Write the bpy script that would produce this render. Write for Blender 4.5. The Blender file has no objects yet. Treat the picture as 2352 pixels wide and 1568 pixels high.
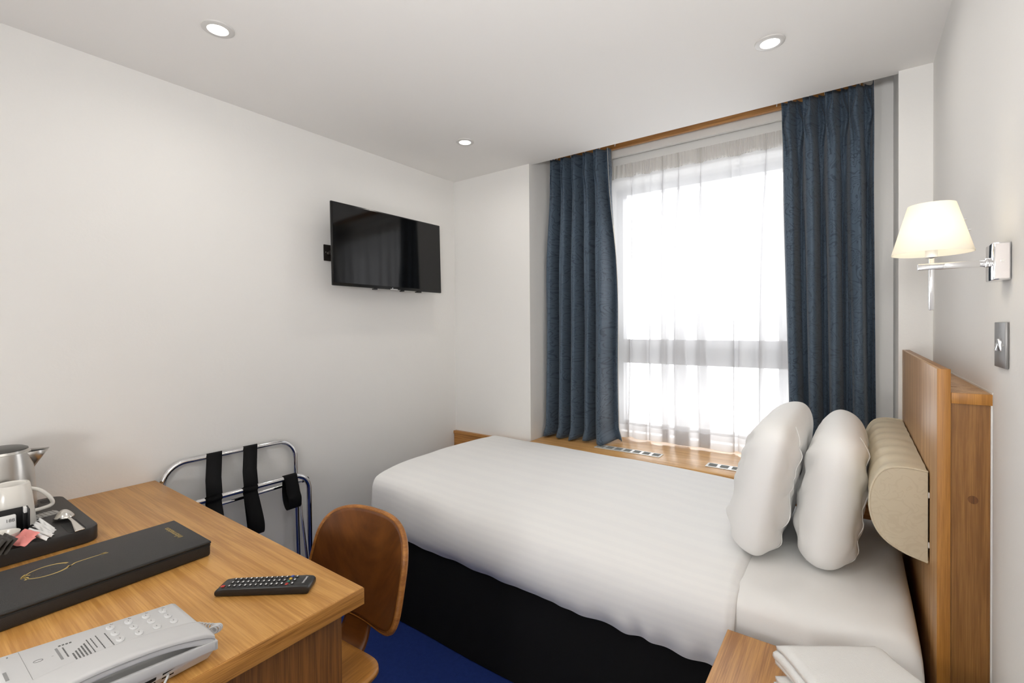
import bpy, bmesh, math, random
from math import sin, cos, pi, radians, sqrt, exp
from mathutils import Vector, Matrix, noise
random.seed(7)
SC = bpy.context.scene
COL = SC.collection

# ------------------------------------------------------------------ materials
def nt(name):
    m = bpy.data.materials.new(name); m.use_nodes = True
    n = m.node_tree.nodes; l = m.node_tree.links
    return m, n, l, n['Principled BSDF']
def setp(b, **k):
    for key, v in k.items():
        b.inputs[key.replace('_', ' ')].default_value = v
def rgb(r, g, b):                      # 0-255 sRGB -> linear
    f = lambda c: c/12.92 if c <= .04045 else ((c+.055)/1.055)**2.4
    return (f(r/255), f(g/255), f(b/255), 1)
def flat(name, col, rough=.5, metal=0, bump=0, bscale=200, spec=.5, var=0, vscale=6):
    m, n, l, b = nt(name)
    setp(b, Base_Color=col, Roughness=rough, Metallic=metal)
    b.inputs['Specular IOR Level'].default_value = spec
    if bump or var:
        tc = n.new('ShaderNodeTexCoord')
    if bump:
        t = n.new('ShaderNodeTexNoise'); t.inputs['Scale'].default_value = bscale; t.inputs['Detail'].default_value = 3
        l.new(tc.outputs['Object'], t.inputs['Vector'])
        bp = n.new('ShaderNodeBump'); bp.inputs['Strength'].default_value = bump; bp.inputs['Distance'].default_value = .01
        l.new(t.outputs['Fac'], bp.inputs['Height']); l.new(bp.outputs['Normal'], b.inputs['Normal'])
    if var:
        t2 = n.new('ShaderNodeTexNoise'); t2.inputs['Scale'].default_value = vscale; t2.inputs['Detail'].default_value = 4
        l.new(tc.outputs['Object'], t2.inputs['Vector'])
        mx = n.new('ShaderNodeMixRGB'); mx.inputs[1].default_value = col
        mx.inputs[2].default_value = tuple(c*(1-var) for c in col[:3])+(1,)
        l.new(t2.outputs['Fac'], mx.inputs[0]); l.new(mx.outputs[0], b.inputs['Base Color'])
    return m
def wood(name, light, dark, grain=(1, 18, 18), scale=3.0, rough=.4, streak=.5, coat=0):
    """oak-like veneer: stretched noise, the grain runs along the axis with the small factor"""
    m, n, l, b = nt(name)
    tc = n.new('ShaderNodeTexCoord'); mp = n.new('ShaderNodeMapping')
    mp.inputs['Scale'].default_value = grain
    l.new(tc.outputs['Object'], mp.inputs['Vector'])
    t = n.new('ShaderNodeTexNoise'); t.inputs['Scale'].default_value = scale; t.inputs['Detail'].default_value = 6; t.inputs['Roughness'].default_value = .62; t.inputs['Distortion'].default_value = .5
    l.new(mp.outputs['Vector'], t.inputs['Vector'])
    mp2 = n.new('ShaderNodeMapping'); mp2.inputs['Scale'].default_value = tuple(g*(1.4 if g < 4 else 5.0) for g in grain)
    l.new(tc.outputs['Object'], mp2.inputs['Vector'])
    t2 = n.new('ShaderNodeTexNoise'); t2.inputs['Scale'].default_value = scale*1.7; t2.inputs['Detail'].default_value = 3
    l.new(mp2.outputs['Vector'], t2.inputs['Vector'])
    add = n.new('ShaderNodeMath'); add.operation = 'MULTIPLY_ADD'; add.inputs[1].default_value = streak
    l.new(t2.outputs['Fac'], add.inputs[0]); l.new(t.outputs['Fac'], add.inputs[2])
    cr = n.new('ShaderNodeValToRGB'); cr.color_ramp.elements[0].position = .42*(1+streak); cr.color_ramp.elements[1].position = .64*(1+streak)*.93
    cr.color_ramp.elements[0].color = dark; cr.color_ramp.elements[1].color = light
    l.new(add.outputs[0], cr.inputs['Fac']); l.new(cr.outputs['Color'], b.inputs['Base Color'])
    setp(b, Roughness=rough); b.inputs['Coat Weight'].default_value = coat; b.inputs['Coat Roughness'].default_value = .25
    bp = n.new('ShaderNodeBump'); bp.inputs['Strength'].default_value = .08; bp.inputs['Distance'].default_value = .003
    l.new(add.outputs[0], bp.inputs['Height']); l.new(bp.outputs['Normal'], b.inputs['Normal'])
    return m
def emit(name, col, s):
    m, n, l, b = nt(name); setp(b, Base_Color=col); b.inputs['Emission Color'].default_value = col; b.inputs['Emission Strength'].default_value = s
    return m

M = {}
M['wall'] = flat('wall_paint', (.80, .792, .772, 1), .75, bump=.04, bscale=90, spec=.25)
M['ceil'] = flat('ceiling_paint', (.81, .80, .78, 1), .8, spec=.2)
M['trimwhite'] = flat('white_gloss_trim', (.78, .78, .76, 1), .4)
M['carpet'] = flat('blue_carpet', rgb(44, 66, 138), .95, bump=.6, bscale=420, spec=.1, var=.25, vscale=60)
OAK_L, OAK_D = rgb(200, 146, 80), rgb(161, 108, 52)
M['oak_x'] = wood('oak_veneer_x', OAK_L, OAK_D, (1, 18, 18), 3.0, .38, .6)
M['oak_y'] = wood('oak_veneer_y', OAK_L, OAK_D, (18, 1, 18), 3.0, .38, .6)
M['oak_desk'] = wood('oak_desktop', rgb(204, 153, 85), rgb(176, 124, 60), (1.0, 15, 15), 2.6, .36, .6)
M['oak_z'] = wood('oak_veneer_z', rgb(158, 112, 58), rgb(126, 84, 38), (20, 20, 1), 3.0, .42, .6)
M['oak_edge'] = wood('oak_lipping', rgb(190, 134, 66), rgb(140, 92, 38), (24, 1.2, 24), 3.5, .42, .7)
M['oak_edge_z'] = wood('oak_lipping_z', rgb(184, 128, 56), rgb(156, 104, 40), (24, 24, 1.2), 3.0, .45, .6)
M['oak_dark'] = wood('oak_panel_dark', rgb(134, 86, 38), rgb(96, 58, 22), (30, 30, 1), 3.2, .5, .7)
M['headboard'] = wood('headboard_veneer', rgb(190, 150, 104), rgb(160, 119, 74), (16, 16, 1.0), 2.2, .36, .5)
M['sillwood'] = wood('sill_oak', rgb(220, 174, 112), rgb(196, 146, 84), (1, 14, 14), 2.5, .28, .5)
M['walnut'] = wood('chair_plywood', rgb(112, 65, 24), rgb(88, 48, 15), (3, 9, 1.2), 2.2, .38, .4)
M['ply_edge'] = wood('plywood_edge', rgb(170, 112, 50), rgb(136, 84, 32), (4, 4, 20), 4, .45, .5)
M['valance'] = flat('black_valance', (.0085, .0085, .009, 1), .9, spec=.15, bump=.1, bscale=300)
M['sheet'] = flat('white_cotton', (.875, .875, .865, 1), .85, bump=.05, bscale=500, spec=.15)
M['pillow'] = flat('pillow_cotton', (.88, .88, .87, 1), .85, bump=.05, bscale=500, spec=.15)
M['towel'] = flat('terry_towel', (.86, .86, .845, 1), .95, bump=.25, bscale=500, spec=.1)
M['black_strap'] = flat('black_webbing', (.006, .006, .0065, 1), .8, bump=.3, bscale=500, spec=.2)
M['chrome'] = flat('chrome', (.80, .80, .81, 1), .08, 1.0)
M['steel'] = flat('brushed_steel', (.58, .56, .53, 1), .28, 1.0)
M['spoonsteel'] = flat('spoon_steel', (.78, .76, .72, 1), .18, 1.0)
M['switchmetal'] = flat('switch_steel', (.22, .215, .21, 1), .4, .5)
M['black_plastic'] = flat('black_plastic', (.012, .012, .0125, 1), .35)
M['tray'] = flat('tray_plastic', (.018, .0165, .016, 1), .45, bump=.05, bscale=600)
M['tray_rib'] = flat('tray_ribbed', (.42, .41, .39, 1), .5)
M['tray_pit_shade'] = flat('tray_recess_shade', (.006, .006, .006, 1), .6)
M['leather'] = flat('black_leatherette', (.011, .0105, .010, 1), .40, bump=.25, bscale=700)
M['gold'] = flat('gold_foil', (.52, .38, .12, 1), .45, .4)
M['screen'] = flat('tv_glass', (.003, .003, .0032, 1), .07, spec=.45)
M['bezel'] = flat('tv_bezel', (.006, .006, .006, 1), .25, spec=.4)
M['white_plastic'] = flat('phone_plastic', (.56, .56, .56, 1), .38)
M['white_plastic2'] = flat('phone_keys', (.60, .60, .60, 1), .4)
M['ink'] = flat('printed_ink', (.11, .11, .11, 1), .7)
M['greyink'] = flat('grey_ink', (.25, .25, .25, 1), .7)
M['whiteink'] = flat('white_print', (.75, .75, .75, 1), .5)
M['ceramic'] = flat('glazed_ceramic', (.74, .72, .67, 1), .18)
M['paper'] = flat('white_paper', (.80, .80, .79, 1), .7)
M['pinkpaper'] = flat('pink_paper', rgb(226, 138, 132), .6)
M['foil'] = flat('dark_sachet', (.03, .025, .02, 1), .35)
M['red'] = flat('red_key', (.45, .03, .02, 1), .4)
M['green'] = flat('green_key', (.02, .16, .12, 1), .4)
M['yellow'] = flat('yellow_key', (.62, .38, .03, 1), .4)
M['blue'] = flat('blue_key', (.05, .08, .35, 1), .4)
M['alu'] = flat('window_aluminium', (.16, .16, .17, 1), .45, .3)
M['ventmetal'] = flat('vent_aluminium', (.72, .72, .70, 1), .35, .4)
M['ventslot'] = flat('vent_slot', (.22, .23, .22, 1), .6)
M['dark'] = flat('dark_hole', (.004, .004, .004, 1), .8)
M['lining'] = flat('curtain_lining', (.62, .58, .50, 1), .9)
M['lensring'] = flat('downlight_ring', (.60, .59, .57, 1), .4)
M['lens'] = emit('downlight_lens', (1, .97, .91, 1), 7)
M['bulb'] = emit('lamp_bulb', (1, .90, .74, 1), 10)

def m_duvet():
    m, n, l, b = nt('striped_satin_duvet')
    uv = n.new('ShaderNodeUVMap'); sep = n.new('ShaderNodeSeparateXYZ'); l.new(uv.outputs['UV'], sep.inputs[0])
    mul = n.new('ShaderNodeMath'); mul.operation = 'MULTIPLY'; mul.inputs[1].default_value = 46*2*pi
    l.new(sep.outputs['Y'], mul.inputs[0])
    s = n.new('ShaderNodeMath'); s.operation = 'SINE'; l.new(mul.outputs[0], s.inputs[0])
    g = n.new('ShaderNodeMapRange'); g.inputs[1].default_value = -.25; g.inputs[2].default_value = .25; l.new(s.outputs[0], g.inputs[0])
    mx = n.new('ShaderNodeMixRGB'); mx.inputs[1].default_value = (.872, .872, .866, 1); mx.inputs[2].default_value = (.858, .858, .856, 1)
    l.new(g.outputs[0], mx.inputs[0]); l.new(mx.outputs[0], b.inputs['Base Color'])
    rr = n.new('ShaderNodeMapRange'); rr.inputs[3].default_value = .85; rr.inputs[4].default_value = .72; l.new(g.outputs[0], rr.inputs[0]); l.new(rr.outputs[0], b.inputs['Roughness'])
    b.inputs['Specular IOR Level'].default_value = .2
    tc = n.new('ShaderNodeTexCoord'); t = n.new('ShaderNodeTexNoise'); t.inputs['Scale'].default_value = 9; t.inputs['Detail'].default_value = 3
    l.new(tc.outputs['Object'], t.inputs['Vector'])
    bp = n.new('ShaderNodeBump'); bp.inputs['Strength'].default_value = .12; bp.inputs['Distance'].default_value = .02
    l.new(t.outputs['Fac'], bp.inputs['Height']); l.new(bp.outputs['Normal'], b.inputs['Normal'])
    return m
M['duvet'] = m_duvet()

def m_curtain():
    m, n, l, b = nt('slate_blue_damask')
    uv = n.new('ShaderNodeUVMap')
    mp = n.new('ShaderNodeMapping'); mp.inputs['Scale'].default_value = (1.0, 1.7, 1); l.new(uv.outputs['UV'], mp.inputs[0])
    t = n.new('ShaderNodeTexNoise'); t.inputs['Scale'].default_value = 7.5; t.inputs['Detail'].default_value = 1.2; t.inputs['Distortion'].default_value = 1.6
    l.new(mp.outputs[0], t.inputs['Vector'])
    mu = n.new('ShaderNodeMath'); mu.operation = 'MULTIPLY'; mu.inputs[1].default_value = 62; l.new(t.outputs['Fac'], mu.inputs[0])
    s = n.new('ShaderNodeMath'); s.operation = 'SINE'; l.new(mu.outputs[0], s.inputs[0])
    g = n.new('ShaderNodeMapRange'); g.inputs[1].default_value = .55; g.inputs[2].default_value = .85; l.new(s.outputs[0], g.inputs[0])
    # fine weave slubs
    t2 = n.new('ShaderNodeTexNoise'); t2.inputs['Scale'].default_value = 320; mp2 = n.new('ShaderNodeMapping'); mp2.inputs['Scale'].default_value = (1, .25, 1)
    l.new(uv.outputs['UV'], mp2.inputs[0]); l.new(mp2.outputs[0], t2.inputs['Vector'])
    mx = n.new('ShaderNodeMixRGB'); mx.inputs[1].default_value = rgb(80, 96, 112); mx.inputs[2].default_value = rgb(60, 73, 88)
    l.new(g.outputs[0], mx.inputs[0])
    mx2 = n.new('ShaderNodeMixRGB'); mx2.blend_type = 'MULTIPLY'; mx2.inputs[0].default_value = .25
    l.new(mx.outputs[0], mx2.inputs[1]); l.new(t2.outputs['Fac'], mx2.inputs[2]); l.new(mx2.outputs[0], b.inputs['Base Color'])
    setp(b, Roughness=.62); b.inputs['Specular IOR Level'].default_value = .3; b.inputs['Sheen Weight'].default_value = .15
    bp = n.new('ShaderNodeBump'); bp.inputs['Strength'].default_value = .25; bp.inputs['Distance'].default_value = .002
    l.new(g.outputs[0], bp.inputs['Height']); l.new(bp.outputs['Normal'], b.inputs['Normal'])
    return m
M['curtain'] = m_curtain()

def m_bolster():
    m, n, l, b = nt('beige_damask')
    tc = n.new('ShaderNodeTexCoord')
    t = n.new('ShaderNodeTexNoise'); t.inputs['Scale'].default_value = 26; t.inputs['Detail'].default_value = 1; t.inputs['Distortion'].default_value = 1.2
    l.new(tc.outputs['Object'], t.inputs['Vector'])
    mu = n.new('ShaderNodeMath'); mu.operation = 'MULTIPLY'; mu.inputs[1].default_value = 30; l.new(t.outputs['Fac'], mu.inputs[0])
    s = n.new('ShaderNodeMath'); s.operation = 'SINE'; l.new(mu.outputs[0], s.inputs[0])
    g = n.new('ShaderNodeMapRange'); g.inputs[1].default_value = .5; g.inputs[2].default_value = .8; l.new(s.outputs[0], g.inputs[0])
    mx = n.new('ShaderNodeMixRGB'); mx.inputs[1].default_value = rgb(205, 194, 170); mx.inputs[2].default_value = rgb(200, 188, 163)
    l.new(g.outputs[0], mx.inputs[0]); l.new(mx.outputs[0], b.inputs['Base Color'])
    rr = n.new('ShaderNodeMapRange'); rr.inputs[3].default_value = .7; rr.inputs[4].default_value = .45; l.new(g.outputs[0], rr.inputs[0]); l.new(rr.outputs[0], b.inputs['Roughness'])
    return m
M['bolster'] = m_bolster()

def m_sheer(name, t_face, t_graze, col=(.68, .68, .69, 1)):
    """voile: threads cover more of the view at a slanting angle, so folds turn milky"""
    m, n, l, b = nt(name)
    n.remove(b)
    out = n['Material Output']
    tr = n.new('ShaderNodeBsdfTransparent'); tl = n.new('ShaderNodeBsdfTranslucent'); df = n.new('ShaderNodeBsdfDiffuse')
    tl.inputs[0].default_value = col; df.inputs[0].default_value = col
    a = n.new('ShaderNodeMixShader'); a.inputs[0].default_value = .5; l.new(tl.outputs[0], a.inputs[1]); l.new(df.outputs[0], a.inputs[2])
    lw = n.new('ShaderNodeLayerWeight'); lw.inputs[0].default_value = .5
    mr = n.new('ShaderNodeMapRange'); mr.inputs[1].default_value = 0; mr.inputs[2].default_value = .55; mr.inputs[3].default_value = 1-t_face; mr.inputs[4].default_value = 1-t_graze
    l.new(lw.outputs['Facing'], mr.inputs[0])
    mx = n.new('ShaderNodeMixShader'); l.new(mr.outputs[0], mx.inputs[0])
    l.new(tr.outputs[0], mx.inputs[1]); l.new(a.outputs[0], mx.inputs[2]); l.new(mx.outputs[0], out.inputs['Surface'])
    return m
M['sheer'] = m_sheer('white_voile', .34, .20)
M['sheerhem'] = m_sheer('white_voile_double', .12, .0)
M['headertape'] = m_sheer('voile_heading_tape', .10, .0, (.90, .89, .87, 1))

def m_shade():
    m, n, l, b = nt('cream_lamp_shade')
    n.remove(b); out = n['Material Output']
    tl = n.new('ShaderNodeBsdfTranslucent'); df = n.new('ShaderNodeBsdfDiffuse')
    tl.inputs[0].default_value = (.92, .89, .82, 1); df.inputs[0].default_value = (.88, .86, .81, 1)
    a = n.new('ShaderNodeMixShader'); a.inputs[0].default_value = .45; l.new(tl.outputs[0], a.inputs[1]); l.new(df.outputs[0], a.inputs[2])
    l.new(a.outputs[0], out.inputs['Surface'])
    return m
M['shade'] = m_shade()
def m_glass():
    m, n, l, b = nt('window_glass')
    n.remove(b); out = n['Material Output']
    tr = n.new('ShaderNodeBsdfTransparent'); gl = n.new('ShaderNodeBsdfGlossy'); gl.inputs['Roughness'].default_value = .02
    fr = n.new('ShaderNodeFresnel'); fr.inputs[0].default_value = 1.45
    mx = n.new('ShaderNodeMixShader'); l.new(fr.outputs[0], mx.inputs[0]); l.new(tr.outputs[0], mx.inputs[1]); l.new(gl.outputs[0], mx.inputs[2]); l.new(mx.outputs[0], out.inputs['Surface'])
    return m
M['glass'] = m_glass()

# ------------------------------------------------------------------ mesh helpers
class MB:
    def __init__(s):
        s.bm = bmesh.new(); s.uv = None
    def merge(s, t):
        me = bpy.data.meshes.new('t'); t.to_mesh(me); t.free(); s.bm.from_mesh(me); bpy.data.meshes.remove(me); return s
    def box(s, x0, x1, y0, y1, z0, z1, bev=0, seg=2):
        t = bmesh.new(); bmesh.ops.create_cube(t, size=1)
        for v in t.verts:
            v.co = Vector(((x0+x1)/2+v.co.x*(x1-x0), (y0+y1)/2+v.co.y*(y1-y0), (z0+z1)/2+v.co.z*(z1-z0)))
        if bev: bmesh.ops.bevel(t, geom=t.edges[:], offset=bev, segments=seg, profile=.5, affect='EDGES')
        return s.merge(t)
    def tube(s, pts, r, seg=12, closed=False, cap=True, flat=None):
        P = [Vector(p) for p in pts]; N = len(P); rings = []
        R = r if isinstance(r, (list, tuple)) else [r]*N
        up = None; t = bmesh.new()
        for i, p in enumerate(P):
            d = (P[(i+1) % N]-P[i-1]) if closed else (P[min(i+1, N-1)]-P[max(i-1, 0)])
            d.normalize()
            if up is None: up = d.orthogonal().normalized()
            up = (up-d*up.dot(d)).normalized(); w = d.cross(up)
            ring = []
            for k in range(seg):
                a = 2*pi*k/seg; ring.append(t.verts.new(p+(up*cos(a)+w*sin(a))*R[i]))
            rings.append(ring)
        for i in range(N if closed else N-1):
            A, B = rings[i], rings[(i+1) % N]
            for k in range(seg): t.faces.new((A[k], A[(k+1) % seg], B[(k+1) % seg], B[k]))
        if cap and not closed:
            t.faces.new(rings[0][::-1]); t.faces.new(rings[-1])
        bmesh.ops.recalc_face_normals(t, faces=t.faces)
        return s.merge(t)
    def cyl(s, p0, p1, r, seg=20): return s.tube([p0, p1], r, seg)
    def lathe(s, prof, c=(0, 0, 0), seg=40):
        t = bmesh.new(); rings = []
        for r, z in prof:
            if r < 1e-6: rings.append([t.verts.new((c[0], c[1], c[2]+z))])
            else: rings.append([t.verts.new((c[0]+r*cos(2*pi*k/seg), c[1]+r*sin(2*pi*k/seg), c[2]+z)) for k in range(seg)])
        for A, B in zip(rings, rings[1:]):
            for k in range(seg):
                k2 = (k+1) % seg
                q = [A[k % len(A)], A[k2 % len(A)], B[k2 % len(B)], B[k % len(B)]]
                u = []
                for v in q:
                    if v not in u: u.append(v)
                if len(u) > 2: t.faces.new(u)
        bmesh.ops.recalc_face_normals(t, faces=t.faces)
        return s.merge(t)
    def prism(s, poly, axis, a, b, bev=0, seg=2):
        """poly in the two other axes (in xyz order), extruded along axis from a to b"""
        t = bmesh.new()
        def P(p, h):
            return {'x': (h, p[0], p[1]), 'y': (p[0], h, p[1]), 'z': (p[0], p[1], h)}[axis]
        A = [t.verts.new(P(p, a)) for p in poly]; B = [t.verts.new(P(p, b)) for p in poly]
        t.faces.new(A); t.faces.new(B[::-1]); n = len(poly)
        for i in range(n): t.faces.new((A[i], A[(i+1) % n], B[(i+1) % n], B[i]))
        bmesh.ops.recalc_face_normals(t, faces=t.faces)
        if bev: bmesh.ops.bevel(t, geom=t.edges[:], offset=bev, segments=seg, profile=.5, affect='EDGES')
        return s.merge(t)
    def grid(s, f, nu, nv, uvf=None):
        bm = s.bm
        if s.uv is None: s.uv = bm.loops.layers.uv.verify()
        V = [[bm.verts.new(f(i/nu, j/nv)) for j in range(nv+1)] for i in range(nu+1)]
        for i in range(nu):
            for j in range(nv):
                q = ((i, j), (i+1, j), (i+1, j+1), (i, j+1))
                fc = bm.faces.new([V[a][b] for a, b in q])
                for lp, (a, b) in zip(fc.loops, q):
                    lp[s.uv].uv = uvf(a/nu, b/nv) if uvf else (a/nu, b/nv)
        return s
    def weld(s, d=1e-5): bmesh.ops.remove_doubles(s.bm, verts=s.bm.verts, dist=d); return s
    def xf(s, mat): bmesh.ops.transform(s.bm, matrix=mat, verts=s.bm.verts); return s
    def move(s, x, y, z): return s.xf(Matrix.Translation((x, y, z)))
    def build(s, name, mat, parent=None, smooth=40, origin=None, sub=0, solid=0):
        if origin is not None: s.move(*[-c for c in origin])
        me = bpy.data.meshes.new(name); s.bm.to_mesh(me); s.bm.free()
        o = bpy.data.objects.new(name, me); COL.objects.link(o)
        me.materials.append(M[mat] if isinstance(mat, str) else mat)
        if smooth:
            me.polygons.foreach_set('use_smooth', [True]*len(me.polygons))
            me.set_sharp_from_angle(angle=radians(smooth))
        if origin is not None: o.location = origin
        if parent: o.parent = parent
        if solid:
            md = o.modifiers.new('thick', 'SOLIDIFY'); md.thickness = solid; md.offset = 0
        if sub:
            md = o.modifiers.new('sub', 'SUBSURF'); md.levels = sub; md.render_levels = sub
        return o
def tag(o, label=None, cat=None, group=None, kind=None):
    if label: o['label'] = label
    if cat: o['category'] = cat
    if group: o['group'] = group
    if kind: o['kind'] = kind
    return o
def thing(name, label, cat, loc=(0, 0, 0), rz=0, group=None):
    o = bpy.data.objects.new(name, None); COL.objects.link(o); o.location = loc; o.rotation_euler = (0, 0, rz); o.empty_display_size = .05
    return tag(o, label, cat, group)
def struct(name, mb, mat, **k):
    o = mb.build(name, mat, **k); o['kind'] = 'structure'; return o
def copy_tree(o, loc, rz=None, label=None, parent=None):
    c = o.copy(); COL.objects.link(c)
    if parent: c.parent = parent
    else:
        c.location = loc
        if rz is not None: c.rotation_euler = (0, 0, rz)
        if label: c['label'] = label
    for ch in list(o.children): copy_tree(ch, None, parent=c)
    return c
def rr(w, h, r, seg=8, cx=0, cy=0):                      # rounded rectangle outline
    P = []
    for sx, sy, a0 in ((1, 1, 0), (-1, 1, 90), (-1, -1, 180), (1, -1, 270)):
        for k in range(seg+1):
            a = radians(a0+90*k/seg); P.append((cx+sx*(w/2-r)+r*cos(a), cy+sy*(h/2-r)+r*sin(a)))
    return P
def text_mesh(name, body, size, mat, parent, mtx, depth=.0003, width=None):
    cu = bpy.data.curves.new(name, 'FONT'); cu.body = body; cu.size = size; cu.align_x = 'CENTER'; cu.align_y = 'CENTER'; cu.extrude = depth
    to = bpy.data.objects.new(name, cu); COL.objects.link(to); bpy.context.view_layer.update()
    me = bpy.data.meshes.new_from_object(to.evaluated_get(bpy.context.evaluated_depsgraph_get()))
    bpy.data.objects.remove(to); me.name = name
    if width:
        xs = [v.co.x for v in me.vertices]; k = width/(max(xs)-min(xs)); me.transform(Matrix.Diagonal((k, 1, 1, 1)))
    me.transform(mtx); me.materials.clear(); me.materials.append(M[mat])
    o = bpy.data.objects.new(name, me); COL.objects.link(o); o.parent = parent
    return o
def cr(pts, n):                                          # Catmull-Rom resample
    P = [Vector(p) for p in pts]; out = []
    N = len(P)-1
    for i in range(n+1):
        t = i/n*N; k = min(int(t), N-1); f = t-k
        a, b, c, d = P[max(k-1, 0)], P[k], P[k+1], P[min(k+2, N)]
        out.append(.5*((2*b)+(c-a)*f+(2*a-5*b+4*c-d)*f*f+(3*b-a-3*c+d)*f**3))
    return out
def lerp(a, b, t): return a+(b-a)*t
def sstep(a, b, x):
    t = min(1, max(0, (x-a)/(b-a))); return t*t*(3-2*t)
def nz(x, y, z=0): return noise.noise(Vector((x, y, z)))

# ------------------------------------------------------------------ room
XL, XR, YW, ZC = -2.227, .242, 2.40, 2.328
AL, AR = -1.607, .14                      # window alcove, left and right reveal
SILL = .635; YB = -.95; YD = -.06          # wall behind the camera, near end of the desk
struct('floor', MB().box(XL-.1, XR+.1, YB-.1, 3.2, -.06, 0), 'carpet')
struct('wall_left', MB().box(XL-.12, XL, YB-.1, YW+.1, 0, 2.6), 'wall')
struct('wall_right', MB().box(XR, XR+.12, YB-.1, YW+.1, 0, 2.6), 'wall')
w = MB()
w.box(XL-.12, AL, YW, 3.16, 0, 2.6).box(AR, XR+.12, YW, 3.16, 0, 2.6)             # piers with their reveals
w.box(AL, AR, 2.97, 3.16, 0, SILL-.03)                                           # below the window
w.box(AL, -1.30, 2.97, 3.16, SILL-.03, 2.6).box(-.06, AR, 2.97, 3.16, SILL-.03, 2.6)
w.box(.035, AR, 2.71, 3.16, SILL-.03, 2.6)
w.box(AL, .035, 2.81, 3.16, 2.245, 2.6)                                            # window head
struct('wall_window', w, 'wall')
struct('wall_back', MB().box(XL-.1, XR+.1, YB-.1, YB, 0, 2.6), 'wall')
struct('ceiling', MB().box(XL-.1, XR+.1, YB-.1, 2.425, ZC, 2.6).box(AL-.05, AR+.05, 2.425, 3.16, 2.5, 2.6), 'ceil')
struct('trim_1', MB().box(AL+.001, .034, 2.745, 2.765, 2.377, 2.499), 'trimwhite')          # white curtain-track board
# boxed-in sill: oak board in the alcove and oak front panel along the wall under the window
sl = bpy.data.objects.new('trim_2', None); COL.objects.link(sl); sl['kind'] = 'structure'
MB().box(AL+.001, AR-.001, 2.372, 2.969, SILL-.028, SILL, .003).build('sill_board', 'sillwood', sl)
MB().box(XL+.001, XR-.12, 2.378, 2.399, .0, SILL-.029, .002).build('front_panel', 'oak_x', sl)
MB().box(XL+.001, AL, 2.372, 2.3995, SILL-.028, SILL-.008, .002).build('lipping', 'oak_x', sl)

# window: frame, mullion sash, two panes
wn = bpy.data.objects.new('window_1', None); COL.objects.link(wn); wn.location = (-.68, 3.03, SILL); wn['kind'] = 'structure'
def wl(mb): return mb.move(.68, -3.03, -SILL)
f = MB(); x0, x1, zb, zt = -1.30, -.06, .640, 2.245
f.box(x0, x0+.045, 3.0, 3.07, zb, zt).box(x1-.045, x1, 3.0, 3.07, zb, zt).box(x0, x1, 3.0, 3.07, zt-.045, zt).box(x0, x1, 3.0, 3.07, zb, zb+.05)
wl(f).build('window_frame', 'alu', wn)
wl(MB().box(x0+.045, x1-.045, 2.985, 3.07, 1.09, 1.19, .004)).build('transom', 'alu', wn)
wl(MB().box(x0+.045, x1-.045, 3.0, 3.07, 1.19, 1.245, .004)).build('sash_rail', flat('sash_grey', (.42, .42, .44, 1), .4, .2), wn)
wl(MB().box(x0+.045, x1-.045, 3.04, 3.046, 1.245, zt-.045)).build('pane', 'glass', wn)
wl(MB().box(x0+.045, x1-.045, 3.04, 3.046, zb+.05, 1.09)).build('pane', 'glass', wn)

# ------------------------------------------------------------------ curtain track and curtains
t = thing('curtain_rail', 'oak curtain batten tucked behind the ceiling edge above the window', 'curtain rail', (-.73, 2.692, 2.406))
MB().box(-.86, .76, -.012, .012, 0, .10, .001).build('batten', 'oak_x', t)
for xx in [-.83+.1*k for k in range(5)]+[.42+.066*k for k in range(6)]:
    MB().tube([(xx, -.012, .03), (xx, -.03, .02), (xx, -.036, .005)], .0025, 6).build('glider_hook', 'trimwhite', t)

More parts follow.
